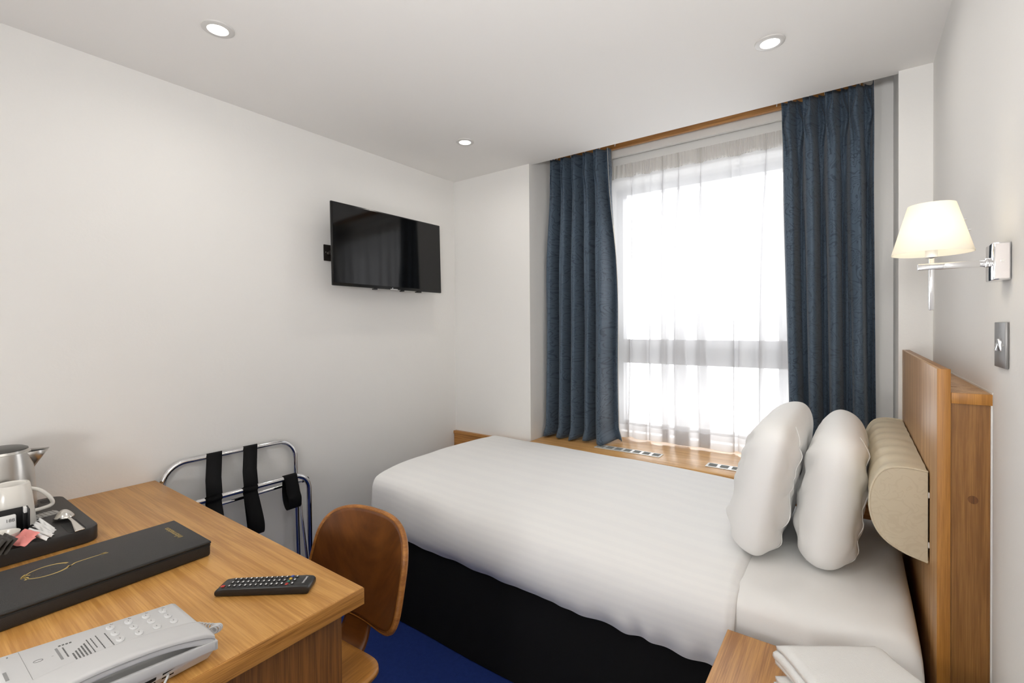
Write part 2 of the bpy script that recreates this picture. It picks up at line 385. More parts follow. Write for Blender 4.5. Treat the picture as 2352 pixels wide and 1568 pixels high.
def curtain(label, x0t, x1t, x0b, x1b, yc, nf, seed, lead):
    """pinch-pleated curtain; lead = +1 if the free edge is the right-hand one"""
    zt, zb = 2.407, SILL+.004
    o = thing('curtain', label, 'curtain', ((x0b+x1b)/2, yc, SILL), 0, 'blue curtains at the window')
    cx = (x0b+x1b)/2
    rnd = random.Random(seed); ph = [rnd.uniform(-.5, .5) for _ in range(12)]; amps = [rnd.uniform(.7, 1.25) for _ in range(12)]
    H = zt-zb
    def f(off):
        def g(u, v):                       # u across, v from top to bottom
            th = u*nf*2*pi
            k = u*nf; i = int(k) % 12
            am = lerp(amps[i], amps[(i+1) % 12], sstep(.2, .8, k-int(k)))
            drift = ph[i]*.6*sstep(.1, .7, v)+.35*nz(u*3, v*1.6, seed)
            hd = exp(-((v-.075)/.035)**2)          # pinch of the pleat
            fan = sstep(.075, .0, v)               # fanned top above the pinch
            A = lerp(.034, .066, sstep(.05, .5, v))*am*(1-.35*hd)
            ph_ = th+drift
            A = lerp(.048, .074, sstep(.05, .5, v))*am*(1-.25*hd)
            sq = math.tanh(2.8*(sin(ph_)-.18+.30*nz(k*.8, seed, 2)))
            y = -A*lerp(sin(ph_), sq, sstep(.1, .4, v))
            y += (-.019*sin(3*th+.6)*(1-sstep(.05, .30, v)))+.007*sin(2*th+5*v+seed)*sstep(.1, .4, v)
            xl = lerp(x0t, x0b, v**.8); xr = lerp(x1t, x1b, v**.8)
            bulge = .02*sin(pi*min(1, v*1.1))**2
            if lead > 0: xr += bulge*.8; xl -= bulge*.3
            else: xl -= bulge*.1
            x = lerp(xl, xr, u)-.004*cos(ph_)*sstep(.03, .3, v)-.016*hd*sin(th)-.006*fan*sin(3*th)
            # top edge ripples, sags between the pleats
            z = zt-H*v
            z -= (.020*(.5-.5*cos(th+pi/2)))*fan*1.2
            # puddle at the sill
            pud = sstep(.955, 1, v)
            x += lead*.03*pud*sstep(.6 if lead > 0 else .4, 1.0 if lead > 0 else 0.0, u)
            y -= .030*pud*(.4+.6*abs(sin(th*.5+1)))
            z += .010*pud*abs(sin(th*.7+seed))
            return (x-cx, y+off, z-SILL)
        return g
    W = (x1b-x0b)*2.6
    MB().grid(f(0), int(nf*26), 90, lambda u, v: (u*W, v*H)).build('drape', 'curtain', o, smooth=180, solid=.003)
    MB().grid(f(.007), int(nf*18), 50, lambda u, v: (u*W, v*H)).build('lining', 'lining', o, smooth=180)['label'] = 'cream curtain lining'
    # piped edge of the lining along the free edge
    e = 1.0 if lead > 0 else 0.0
    pts = [Vector(f(.003)(e, j/60)) for j in range(61)]
    MB().tube(pts, .0028, 6).build('edge_piping', 'lining', o)
    return o
curtain('slate blue pinch-pleated curtain nearer the television', -1.562, -1.190, -1.595, -1.160, 2.62, 5, 3, 1)
curtain('slate blue pinch-pleated curtain behind the pillows', -.280, .066, -.248, .082, 2.60, 4, 11, -1)

# sheer voile
o = thing('sheer_curtain', 'translucent white net curtain hanging across the window glass', 'net curtain', (-.7, 2.79, SILL))
SX0, SX1, SZT, SZB = -1.40, -.02, 2.335, SILL+.004
def shf(yo=0, amp=1.0):
    def g(u, v):
        x = lerp(SX0, SX1, u)
        k_ = sstep(-.25, .3, v)
        t1 = u*11*2*pi+5.0*nz(u*3.2, v*.35, 4)+.8*nz(u*3, v*1.3, 8)
        t2 = u*23*2*pi+1.5*nz(u*11, v*.8, 1)
        y = (.005+.020*k_*amp)*cos(t1)*(.6+.5*nz(u*3.1, 3, 2))+.006*k_*cos(t2)
        x -= k_*(.036+.042*nz(u*5.3, v*.3, 6))*sin(t1)+.007*k_*sin(t2)
        x += .05*sstep(.35, 1, v)*exp(-((u-.09)/.05)**2)
        z = lerp(SZT-.075, SZB+.085, v)
        return (x+.7, y+yo, z-SILL)
    return g
MB().grid(shf(), 320, 40).build('voile_panel', 'sheer', o, smooth=180)
def hemf(u, v):
    p = shf()(u, 1.0); return (p[0], p[1]-.0005, lerp(SZB+.085, SZB+.001+.008*(.5+.5*sin(u*40)), v)-SILL)
MB().grid(hemf, 320, 4).build('hem', 'sheerhem', o, smooth=180)
def hdf(u, v):
    p = shf()(u, 0); pl = .004*sin(u*95*2*pi+3*nz(u*30, 0, 5))
    return (p[0], lerp(-.006, p[1], v**2)+pl*(1-.3*v)-.002, lerp(SZT, SZT-.082, v)-SILL)
MB().grid(hdf, 900, 6).build('heading_tape', 'headertape', o, smooth=180)
MB().cyl((SX0+.7-.02, .012, SZT-.012-SILL), (SX1+.7+.02, .012, SZT-.012-SILL), .006, 10).build('rod', 'trimwhite', o)

# sill vents
def vent(label, loc):
    o = thing('sill_vent', label, 'air vent', loc, 0, 'vents set in the window sill')
    MB().box(-.19, .19, -.036, .036, 0, .004, .0015).build('plate', 'ventmetal', o)
    for k in range(7):
        s = MB(); xx = -.160+k*.0535
        s.box(xx-.019, xx+.019, -.024, .024, .0038, .0046)
        for q in range(4): s.box(xx-.017, xx+.017, -.019+q*.0115, -.015+q*.0115, .0046, .0058)
        s.build('grille', 'ventslot', o)
    return o
v1 = vent('slim silver sill vent beside the curtain hem nearer the television', (-1.028, 2.510, SILL))
copy_tree(v1, (-.412, 2.487, SILL), 0, 'slim silver sill vent half hidden by the front pillow')

# ------------------------------------------------------------------ ceiling downlights
def downlight(label, x, y):
    o = thing('downlight', label, 'ceiling light', (x, y, ZC), 0, 'recessed ceiling downlights')
    MB().lathe([(.030, -.001), (.031, -.006), (.040, -.007), (.047, -.004), (.048, 0)]).build('trim_ring', 'lensring', o)
    MB().lathe([(0, -.004), (.022, -.0045), (.030, -.002)]).build('lens', 'lens', o)
    return o
d0 = downlight('round recessed downlight nearest the long bare wall, at the photo top left', -1.70, .70)
copy_tree(d0, (-.240, 1.88, ZC), 0, 'round recessed downlight above the bed head near the window')
copy_tree(d0, (-1.687, 1.906, ZC), 0, 'small distant downlight in the ceiling corner above the television')

# ------------------------------------------------------------------ television
tv = thing('flat_screen_tv', 'black flat screen television on a wall bracket above the bed foot', 'television', (-2.10, 1.75, 1.76))
tv.rotation_euler = (0, radians(-1.3), 0)
MB().box(-.008, .004, -.380, .380, -.212, .210, .004).build('bezel', 'bezel', tv)
MB().box(.0035, .0052, -.372, .372, -.196, .203).build('screen', 'screen', tv)
MB().box(-.045, -.007, -.30, .30, -.17, .12, .015, 3).build('rear_housing', 'black_plastic', tv)
MB().box(.003, .0065, -.02, .03, -.2125, -.2085).box(.004, .0062, -.008, -.003, -.2065, -.2025).build('logo', flat('logo_silver', (.6, .6, .62, 1), .4), tv)
for yy, ww in ((-.115, .022), (.075, .02), (.20, .035)):
    MB().box(-.022, .0, yy-ww/2, yy+ww/2, -.2185, -.2115, .002).build('clip', 'black_plastic', tv)
b = MB().box(-.1255, -.118, -.345, -.10, -.072, .012, .002).box(-.118, -.044, -.17, -.13, -.05, -.01, .003).box(-.06, -.044, -.22, .22, -.10, .04, .002)
b.box(-.115, -.05, -.325, -.305, -.04, -.02, .004)
b.build('bracket', flat('bracket_metal', (.02, .016, .014, 1), .4, .3), tv)
MB().cyl((-.1185, -.322, -.032), (-.110, -.322, -.032), .007, 12).cyl((-.1185, -.336, -.028), (-.115, -.336, -.028), .003, 10).build('bolt', 'steel', tv)

# ------------------------------------------------------------------ headboard unit with ledge
hb = thing('headboard', 'tall oak headboard panel with a boxed ledge against the wall', 'headboard', (.163, 1.92, 0))
def hl(mb): return mb.move(-.163, -1.92, 0)
hl(MB().box(.1515, .160, 1.4345, 2.398, 0, 1.2355, .001)).build('panel', 'headboard', hb)
hl(MB().box(.1602, .1745, 1.4345, 2.398, 0, 1.2355, .0015)).build('core', 'oak_z', hb)
hl(MB().box(.1515, .1745, 1.430, 1.4345, 0, 1.2362, .001)).build('edge_lipping', 'oak_edge_z', hb)
hl(MB().box(.1750, .2415, 1.432, 2.398, 1.160, 1.184, .001)).build('ledge_top', 'headboard', hb)
hl(MB().box(.1750, .2410, 1.4298, 1.4322, 1.160, 1.184, .0005)).build('ledge_edge', 'oak_edge_z', hb)
hl(MB().box(.1750, .2385, 1.436, 1.454, 0, 1.1596)).build('side_panel', 'oak_z', hb)
hl(MB().cyl((.2115, 1.4345, .949), (.2115, 1.4362, .949), .0085, 24)).build('cover_cap', 'oak_dark', hb)
hl(MB().box(.2386, .2415, 1.431, 1.436, 0, 1.184).box(.2405, .2418, 1.431, 2.398, 1.184, 1.188)).build('wall_sealant', 'trimwhite', hb)
hl(MB().box(.188, .201, 1.560, 1.563, 1.1838, 1.1845)).build('slot', 'oak_dark', hb)

# bolster hung on the headboard
bo = thing('headboard_bolster', 'beige damask half-round bolster hung on the oak headboard', 'bolster', (.148, 1.93, .86))
prof = cr([(.0, .108), (-.045, .112), (-.085, .100), (-.108, .062), (-.116, .01), (-.108, -.04), (-.085, -.08), (-.045, -.105), (0, -.118)], 36)
def bof(u, v):
    i = v*36; p = prof[int(round(i))]
    e = min(u, 1-u)*.74
    k = 1-.02*exp(-e/.01)
    wob = .0025*sin(u*46)*exp(-((v-.2)/.2)**2)+.002*nz(u*14, v*6, 2)
    return (p.x*k-wob, lerp(-.37, .40, u), p.y*k+wob)
B = MB().grid(bof, 120, 36)
for ys, s in ((-.37, 1), (.40, -1)):
    vs = [B.bm.verts.new((p.x*.985, ys-.004*s, p.y*.985)) for p in prof]
    B.bm.faces.new(vs)
B.weld(.004)
bmesh.ops.recalc_face_normals(B.bm, faces=B.bm.faces)
B.build('cushion', 'bolster', bo, smooth=50)
for ys in (-.372, .402): MB().tube([(p.x*1.0, ys, p.y) for p in prof], .0032, 8).build('piping', 'bolster', bo)
MB().box(0.0005, .0032, -.35, .38, -.10, .10).build('gap_shade_board', 'dark', bo)  # near-black sheet standing in for the shaded gap behind the cushion
for zz in (.05, -.075): MB().box(.0005, .0034, -.374, -.366, zz-.007, zz+.007, .001).build('bracket', 'trimwhite', bo)

# ------------------------------------------------------------------ bed
bed = thing('bed', 'single divan bed with black valance and white fitted sheet', 'bed', (-.83, 1.87, 0))
BX0, BX1 = -1.79, .128
def bl(mb): return mb.move(.83, -1.87, 0)
def valf(u, v):
    per = [(BX0+.02, 2.325), (BX0+.02, 1.425), (BX1, 1.425), (BX1, 2.325)]
    k = u*3; i = min(int(k), 2); fr = k-i
    x = lerp(per[i][0], per[i+1][0], fr); y = lerp(per[i][1], per[i+1][1], fr)
    if i == 1: y -= .008+.003*sin(x*9)*v
    return (x, y, lerp(.44, .004, v))
V_ = MB().grid(valf, 240, 10)
V_.box(BX0+.03, BX1-.01, 1.435, 2.315, .02, .44)
bl(V_).build('valance', 'valance', bed, smooth=30)
sheetP = cr([(1.418, .40), (1.412, .47), (1.416, .53), (1.432, .566), (1.475, .585), (1.6, .592), (1.85, .594), (2.1, .592), (2.26, .583), (2.315, .56), (2.325, .50), (2.325, .40)], 60)
def shtf(u, v):
    p = sheetP[int(round(v*60))]
    L_ = BX1-BX0
    s = u*(L_+.20)            # run past the head end and fold down
    if s < L_-.03: x = BX0+s; dz = 0
    else:
        q = s-(L_-.03); r = .035
        a = min(q/r, pi/2); x = BX1-.03+r*sin(a)*.9; dz = r*(1-cos(a))+max(0, q-r*pi/2)
    z = max(.40, p.y-dz)
    wr = .004*nz(x*5, p.x*7, 3)+.003*nz(x*14, p.x*5, 9)
    cnr = exp(-((x-BX1)/.10)**2)*exp(-((p.x-1.42)/.10)**2)
    y = p.x+(.030*cnr*(1-(z-.4)/.2) if p.x < 1.6 else 0)*(-1)
    crease = .005*sin((x*1.1-p.x*2.2)*36)*exp(-((x+.02)/.10)**2)*exp(-((p.x-1.44)/.05)**2)
    return (x, y+crease*.7, z+wr*(.5 if p.x < 1.45 else 1))
bl(MB().grid(shtf, 120, 60)).build('fitted_sheet', 'sheet', bed, smooth=180)
bl(MB().box(BX0+.02, BX1-.02, 1.43, 2.31, .41, .565, .02)).build('mattress', 'sheet', bed)

DXH = -.268                                               # head-end hem of the duvet
prF = cr([(1.404, .392), (1.390, .44), (1.388, .50), (1.392, .56), (1.402, .612), (1.435, .642), (1.54, .661), (1.75, .668), (1.96, .671), (2.12, .668), (2.26, .660), (2.345, .645), (2.368, .60), (2.365, .44)], 80)
prM = cr([(1.402, .378), (1.372, .42), (1.362, .47), (1.372, .525), (1.405, .575), (1.465, .606), (1.58, .632), (1.76, .650), (1.96, .658), (2.12, .659), (2.26, .656), (2.345, .642), (2.368, .60), (2.365, .44)], 80)
prH = cr([(1.395, .375), (1.376, .42), (1.372, .47), (1.380, .52), (1.408, .566), (1.462, .594), (1.58, .608), (1.76, .616), (1.96, .622), (2.12, .628), (2.26, .632), (2.345, .625), (2.366, .59), (2.364, .44)], 80)
DXF = -1.825
def dprof(x, j):
    k = (x-DXF)/(DXH-DXF)
    a = prF[j].lerp(prM[j], sstep(0, .45, k)); a = a.lerp(prH[j], sstep(.55, 1, k))
    return a
def duvf(u, v):
    # u: foot fold-down, then along the bed; v: across
    j = int(round(v*80))
    if u < .10:
        q = 1-u/.10; p = dprof(DXF, j); zb = .40
        z = lerp(p.y, min(p.y, zb), q); bow = .012*sin(pi*q)
        return (DXF-bow*(1 if 2 < j < 78 else 0)-.0008*q, p.x, z)
    k = (u-.10)/.90; x = lerp(DXF, DXH, k); p = dprof(x, j)
    y, z = p.x, p.y
    side = sstep(1.50, 1.40, y)
    z += .006*nz(x*3.2, y*3.5, 1)*(1-side)+.003*nz(x*9, y*8, 5)*(1-side)
    hem = sstep(.46, .38, z)*side
    y += .008*nz(x*5, z*4, 7)*side-.007*sin(x*60+3*nz(x*6, 0, 2))*hem*sstep(-1.0, -.55, x)*.9
    z += hem*(.012*nz(x*3.3, 0, 3)+.006*nz(x*11, 0, 4))
    e = sstep(.985, 1, k)
    n_in = .014*e
    return (x, y+n_in*side, z-n_in*(1-side))
DV = MB().grid(duvf, 240, 80, lambda u, v: (u*2, v*.62))
# turned-in edge at the head end, and hem return underneath
def duv_end(u, v):
    j = int(round(v*80)); a = Vector(duvf(1, v)); side = sstep(1.50, 1.40, a.y)
    return (a.x-.012*u+.006*sin(pi*u), a.y+.022*u*side, a.z-.018*u*(1-side))
DV.grid(duv_end, 4, 80, lambda u, v: (2, v*.62))
DV.weld(1e-4)
bmesh.ops.recalc_face_normals(DV.bm, faces=DV.bm.faces)
dv = DV.build('duvet', 'duvet', None, smooth=75, origin=(-1.05, 1.87, .60))
tag(dv, 'white satin-striped duvet spread over the bed, hanging over its black side', 'duvet')

def pillow(label, loc, L, Hh, T0, T1, lean, rz, seed):
    """pillow standing on its long edge: local y = length, z = height, x = thickness"""
    o = thing('pillow', label, 'pillow', loc, rz, 'white pillows on the bed')
    R = Matrix.Rotation(lean, 4, 'Y')
    def f(side):
        def g(a, b):                       # a: angle, b: 0 centre .. 1 rim
            an = a*2*pi; c, q = cos(an), sin(an); N_ = 6.5
            R_ = (abs(c)**N_+abs(q)**N_)**(-1/N_); rho = sin(b*pi/2)
            su, sv = c*R_*rho, q*R_*rho
            t = max(0, 1-rho**4.0)**.5
            y = L/2*su; z = Hh/2*sv
            w = .007*nz(y*6, z*5, seed)+.004*nz(y*17, z*8, seed+3)
            w += .0075*sin((z*1.0+y*.5)*62+seed+4*nz(y*5, z*5, seed))*exp(-((su+.75)/.28)**2)*(.3+.7*abs(sv))
            w -= .009*(1-abs(nz(y*5+z*7, z*4-y*2, seed+9)))**7*exp(-((su+.55)/.6)**2)
            w -= .006*(1-abs(nz(y*9-z*4, z*9, seed+20)))**8
            x = side*((T1 if side > 0 else T0)*t*(1-.10*sv))+w*t*t*1.5
            p = R @ Vector((x, y, z)); p.z += Hh/2
            return p
        return g
    P = MB().grid(f(1), 96, 30).grid(f(-1), 96, 30).weld(1e-4)
    bmesh.ops.recalc_face_normals(P.bm, faces=P.bm.faces)
    P.build('pillowcase', 'pillow', o, smooth=180, sub=1)
    fr, bk = f(1), f(-1)
    # stitched seam of the open end and the little tucked flap at the base
    pts = []
    for k in range(41):
        q = lerp(-.93, .93, k/40); sy = -.62+.06*q
        rho_an = math.atan2(q, sy); c_, s_ = cos(rho_an), sin(rho_an); R_ = (abs(c_)**6.5+abs(s_)**6.5)**(-1/6.5)
        rho = min(.999, math.hypot(sy, q)/R_)
        pts.append(fr((rho_an/(2*pi)) % 1, math.asin(rho)/(pi/2))+Vector((.0012, -.0004, 0)))
    MB().tube(pts, .0014, 6).build('seam', 'pillow', o)
    def flap(u, v):
        base = fr(.655+.055*u, 1.0)+Vector((0, 0, .004))
        return base+Vector((-.035*v*(1-.3*u)+.01*sin(9*u)*v, -.016*v-.012*u*v, -.004*v+.010*sin(7*u+2)*v))
    MB().grid(flap, 10, 5).build('flap', 'pillow', o, smooth=180, solid=.003)
    return o
pillow('plump white pillow leaning on the beige bolster', (-.062, 1.965, .587), .66, .430, .078, .100, radians(9), radians(1), 5)
pillow('taller white pillow standing in front, on the duvet edge', (-.216, 1.915, .600), .68, .442, .104, .070, radians(11), radians(-1), 12)

# ------------------------------------------------------------------ bedside table and towels
bt = thing('bedside_table', 'low oak bedside table beside the bed carrying folded towels', 'bedside table', (-.06, 1.10, 0))
MB().box(-.217, .200, -.29, .260, .495, .520, .002).build('tabletop', 'oak_y', bt)
for xx in (-.195, .165): MB().box(xx, xx+.018, -.27, .25, 0, .4948).build('side_panel', 'oak_z', bt)
MB().box(-.176, .164, -.26, .245, .24, .258).build('shelf', 'oak_y', bt)
MB().box(-.176, .164, .232, .246, .259, .4948).build('back_panel', 'oak_z', bt)

def towel(label, loc, rz, W, D, Hh, layers, seed):
    """folded towel: a fabric strip wound in a flattened zig-zag, fold on the left (-x) side"""
    o = thing('folded_towel', label, 'towel', loc, rz, 'folded white towels')
    th = Hh/layers
    def section(seedk):
        path = []
        for k in range(layers):
            z = th*(k+.5); r = th*.5
            a, b_ = (-W/2+r, W/2-r)
            xs = [lerp(a, b_, i/10) for i in range(11)]
            if k % 2: xs = xs[::-1]
            for x in xs: path.append((x, z))
            if k < layers-1:
                cx = xs[-1]; sgn = 1 if k % 2 == 0 else -1
                for q in (45, 90, 135): path.append((cx+sgn*r*1.1*sin(radians(q)), z+r-r*cos(radians(q))))
        return path
    P = section(seed); n = len(P)-1
    def f(u, v):
        k = int(round(v*n)); x, z = P[k]
        y = lerp(-D/2, D/2, u)
        dr = .010*nz(y*5, x*4, seed)+.004*nz(y*18, x*16, seed+2)
        top = z/Hh
        edge = min(D/2-abs(y), .03)/.03
        zz = z*(1+.05*nz(x*5, y*5, seed))-(1-edge)**2*.008*top
        return (x+dr*.6+.006*nz(y*9, z*60, seed+5), y*(1+.02*nz(x*6, z*30, seed)), max(.002, zz+dr*.25*top))
    MB().grid(f, 30, n).build('cloth', 'towel', o, smooth=180, solid=th*.72)
    return o
towel('larger folded white towel lying flat on the bedside table, underneath', (.034, 1.160, .521), radians(35), .27, .27, .034, 2, 3)
towel('folded white towel on top of the towel pile, its layered fold showing', (.028, 1.180, .558), radians(36), .24, .28, .050, 4, 8)

# ------------------------------------------------------------------ wall lamp and switch
wlm = thing('wall_lamp', 'chrome swing-arm reading lamp with cream shade on the wall', 'wall lamp', (XR, 1.319, 1.459))
MB().box(-.025, -.0005, -.034, .034, -.037, .036, .0025).build('back_plate', 'chrome', wlm)
MB().box(-.0225, -.003, -.0345, -.0338, -.034, .033).build('side_cover', flat('pinkish_chrome', (.82, .78, .77, 1), .18, .85), wlm)
MB().cyl((-.0125, -.0365, 0), (-.0125, -.0335, 0), .0028, 14).build('screw', 'steel', wlm)
MB().box(-.032, -.0245, -.008, .008, -.009, .009, .0015).build('arm_joint', 'chrome', wlm)
MB().box(-.134, -.031, -.006, .006, -.0075, .0055, .0015).build('arm', 'chrome', wlm)
MB().box(-.116, -.107, -.0045, .0045, -.092, .018, .001).build('stem', 'chrome', wlm)
MB().cyl((-.1115, 0, .018), (-.1115, 0, .052), .010, 16).build('lamp_holder', 'trimwhite', wlm)
MB().lathe([(0, .040), (.011, .045), (.017, .058), (.0175, .066), (.012, .078), (0, .084)], (-.1115, 0, 0)).build('bulb', 'bulb', wlm)
sh = MB().lathe([(.0655, .026), (.0665, .026), (.0388, .128), (.0378, .128), (.0655, .026)], (-.1115, 0, 0), 64)
sh.build('shade', 'shade', wlm, smooth=30)
for zz in (.092, .070): 
    r = .0665-(.0277*(zz-.026)/.102)
    MB().cyl((-.1115+r-.001, .002, zz), (-.1115+r+.005, .002, zz), .0028, 12).build('shade_stud', 'chrome', wlm)

sw = thing('light_switch', 'brushed steel double rocker light switch below the wall lamp', 'light switch', (XR, 1.3435, 1.295))
MB().box(-.006, -.0005, -.0435, .0435, -.0455, .0455, .0012).build('plate', 'switchmetal', sw)
for yy, tl in ((-.0085, 1), (.0085, -1)):
    MB().prism([(-.0055, -.013), (-.0055, .013), (-.012 if tl > 0 else -.0065, .012), (-.0065 if tl > 0 else -.012, -.012)], 'y', yy-.006, yy+.006, .0006).build('rocker', 'chrome', sw)
for yy in (-.030, .030): MB().cyl((-.0068, yy, 0), (-.0055, yy, 0), .0026, 12).build('screw', 'steel', sw)

# ------------------------------------------------------------------ desk
DZ = .7436
dk = thing('desk', 'oak writing desk holding tea tray, folder, remote and telephone', 'desk', (-1.57, .30, 0))
def dl(mb): return mb.move(1.57, -.30, 0)
dl(MB().box(XL+.002, -.9125, YD+.002, .6685, DZ-.0385, DZ, .0022)).build('tabletop', 'oak_desk', dk)
dl(MB().box(-.9123, -.9095, YD+.002, .6685, DZ-.038, DZ-.0006, .001)).build('edge_lipping', 'oak_edge', dk)
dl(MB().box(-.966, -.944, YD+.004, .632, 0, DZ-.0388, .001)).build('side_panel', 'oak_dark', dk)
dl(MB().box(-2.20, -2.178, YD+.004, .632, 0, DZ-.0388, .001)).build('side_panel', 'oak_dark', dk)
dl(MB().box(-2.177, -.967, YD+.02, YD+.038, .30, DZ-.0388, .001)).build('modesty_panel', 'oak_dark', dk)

# ------------------------------------------------------------------ chair
ch = thing('dining_chair', 'bent plywood chair with rounded back tucked at the oak desk', 'chair', (-1.160, .605, 0), radians(1.5))
def backp(an, rho, off):
    c_, s_ = cos(an), sin(an); N_ = 3.5
    R_ = (abs(c_)**N_+abs(s_)**N_)**(-1/N_)
    x = .198*c_*R_*rho*(1-.04*s_*R_*rho); z = .139*s_*R_*rho
    return Vector((x, 0.235+.075*(z+.148)/.3-.048*(x/.195)**2+off, .644+z))
MB().grid(lambda u, v: backp(u*2*pi, v, -.006), 96, 16).weld(1e-5).build('backrest', 'walnut', ch, smooth=180, solid=.014)
MB().tube([backp(2*pi*k/160, 1, -.005) for k in range(160)], .0085, 8, closed=True).build('plywood_rim', 'ply_edge', ch)
spP = cr([(.03, .428), (.10, .424), (.165, .430), (.205, .455), (.226, .50), (.240, .545), (.258, .61), (.268, .65)], 40)
def spf(u, v):
    p = spP[int(round(v*40))]; w_ = lerp(.070, .052, sstep(.2, .55, v))*(1+.25*sstep(.7, 1, v))
    return ((u*2-1)*w_, p.x+.006, p.y)
MB().grid(spf, 8, 40).build('spine', 'walnut', ch, smooth=60, solid=.012)
def seatp(u, v):
    an = u*2*pi; c_, s_ = cos(an), sin(an); R_ = (abs(c_)**5+abs(s_)**5)**(-.2)
    px, py = c_*R_*v, s_*R_*v
    return (.170*px*(1+.21*py), -.03+.215*py, .447+.020*(px*px)-.010*(1-py*py)-.035*sstep(-.55, -1, py))
MB().grid(seatp, 96, 16).weld(1e-5).build('seat', wood('seat_plywood', rgb(186, 128, 58), rgb(150, 98, 38), (8, 1, 8), 2.5, .4, .4), ch, smooth=180, solid=.013)
for sy, sp_, tp in ((-.15, .155, .44), (.10, .152, .425)):
    pts = cr([(-sp_-.02, sy*1.25, .008), (-sp_, sy*1.15, .25), (-sp_+.03, sy, tp-.05), (-sp_+.08, sy, tp-.022), (0, sy, tp-.02), (sp_-.08, sy, tp-.022), (sp_-.03, sy, tp-.05), (sp_, sy*1.15, .25), (sp_+.02, sy*1.25, .008)], 60)
    half = len(pts)//2
    for seg_ in (pts[:half+1], pts[half:]):
        L_ = MB()
        def lf(u, v, seg_=seg_):
            p = seg_[int(round(v*(len(seg_)-1)))]; return (p.x, p.y+(u*2-1)*.026, p.z)
        L_.grid(lf, 2, len(seg_)-1).build('leg', 'walnut', ch, smooth=60, solid=.014)

# ------------------------------------------------------------------ luggage rack
lr = thing('luggage_rack', 'folded chrome luggage rack with black straps leaning on the wall', 'luggage rack', (-2.13, .96, 0))
def U(xt, zt, xb, y0, y1, r=.085, r_tube=.0095):
    P = [(xb, y0, .012)]
    def at(z): return lerp(xt, xb, (zt-z)/(zt-.012))
    for k in range(9):
        a = radians(180-90*k/8); P.append((at(zt-r+r*sin(a)), y0+r+r*cos(a), zt-r+r*sin(a)))
    for k in range(9):
        a = radians(90-90*k/8); P.append((at(zt-r+r*sin(a)), y1-r+r*cos(a), zt-r+r*sin(a)))
    P.append((xb, y1, .012))
    return [(x+2.13, y-.96, z) for x, y, z in P]
MB().tube(U(-2.205, .798, -2.175, .684, 1.228), .0115, 14).build('frame', 'chrome', lr)
MB().tube(U(-2.112, .648, -2.105, .700, 1.245, .075), .0115, 14).build('frame', 'chrome', lr)
MB().cyl((-2.155+2.13, .70-.96, .600), (-2.155+2.13, 1.262-.96, .603), .0075, 12).build('crossbar', 'chrome', lr)
MB().cyl((-2.155+2.13, 1.236-.96, .603), (-2.155+2.13, 1.266-.96, .603), .011, 12).build('end_cap', 'black_plastic', lr)
for y_ in (1.215, .75):
    MB().tube([(-2.155+2.13, y_-.96, .60), (-2.06+2.13, y_+.012-.96, .012)], .0065, 12).build('leg', 'chrome', lr)
def strap(yc, ztop, xtop, zlow, xlow, w_=.030, skew=.0, both=True, dy=0):
    """webbing band: over the back bar, round the front bar, hanging loop below"""
    s = MB(); pts = []
    X = lambda x: x+2.13
    if both:
        for a in range(200, -20, -20):
            pts.append((X(xtop)+.0125*cos(radians(a)), ztop+.0125*sin(radians(a))))
        pts += [(X(lerp(xtop, -2.10, .5))+.01, ztop-.08), (X(-2.098), .665)]
        for a in range(60, -100, -20): pts.append((X(-2.112)+.0135*cos(radians(a)), .648+.0135*sin(radians(a))))
        pts = pts
    else:
        for a in range(180, -20, -20): pts.append((X(xtop)+.0135*cos(radians(a)), ztop+.0135*sin(radians(a))))
    loop = cr([pts[-1], (X(xlow)+.012, lerp(ztop if not both else .64, zlow, .45)), (X(xlow)+.022, zlow+.05), (X(xlow)+.012, zlow+.008), (X(xlow)-.012, zlow), (X(xlow)-.030, zlow+.03), (X(xlow)-.032, lerp(ztop if not both else .64, zlow, .45)), (pts[-1][0]-.022, (ztop if not both else .648)-.012)], 44)
    allp = [Vector((p[0], p[1])) for p in pts]+[Vector((p.x, p.y)) for p in loop[1:]]
    n = len(allp)-1
    def f(u, v):
        p = allp[int(round(v*n))]
        return (p.x, yc-.96+(u*2-1)*w_+dy*max(0, min(1, (p.x-X(xtop))/.093))*(1 if both else 0)+skew*(.65-p.y if p.y < .65 else 0), p.y)
    s.grid(f, 2, n).build('strap', 'black_strap', lr, smooth=180, solid=.0022)
strap(.874, .798, -2.205, .44, -2.10, skew=.03, dy=-.045)
strap(1.022, .798, -2.205, .445, -2.10, skew=.10, dy=-.05)
strap(1.150, .648, -2.112, .505, -2.10, both=False, skew=.08)

# ------------------------------------------------------------------ tea tray set
TZ = DZ+.0005
tr = thing('tea_tray', 'black moulded hospitality tray on the desk against the wall', 'tray', (-1.942, .165, TZ), radians(.6))
# top surface z = .029 ; outline rounded
TH = .040
MB().prism(rr(.432, .445, .035, 6), 'z', 0, TH, .004).build('body', 'tray', tr)
def pit(x0, x1, y0, y1, name='recess'):
    MB().prism(rr(x1-x0, y1-y0, min(x1-x0, y1-y0)*.35, 5, (x0+x1)/2, (y0+y1)/2), 'z', TH-.0005, TH+.0006).build(name, 'tray_pit_shade', tr)  # flat plates on the top, the hollow's shade put into their darker colour
pit(.098, .205, .180, .194); pit(.118, .212, .156, .177); pit(.055, .113, .106, .130); pit(.155, .207, .112, .130); pit(-.19, -.155, .165, .19)
rb = MB()
rb.prism(rr(.115, .044, .012, 5, 0, 0), 'z', TH-.0005, TH+.0008)
for k in range(11): rb.box(-.050+k*.0098, -.0455+k*.0098, -.020, .020, TH+.0005, TH+.0022, .0006)
rb.xf(Matrix.Translation((-.016, .122, 0)) @ Matrix.Rotation(radians(98), 4, 'Z')).build('ribbed_rest', 'tray_rib', tr)

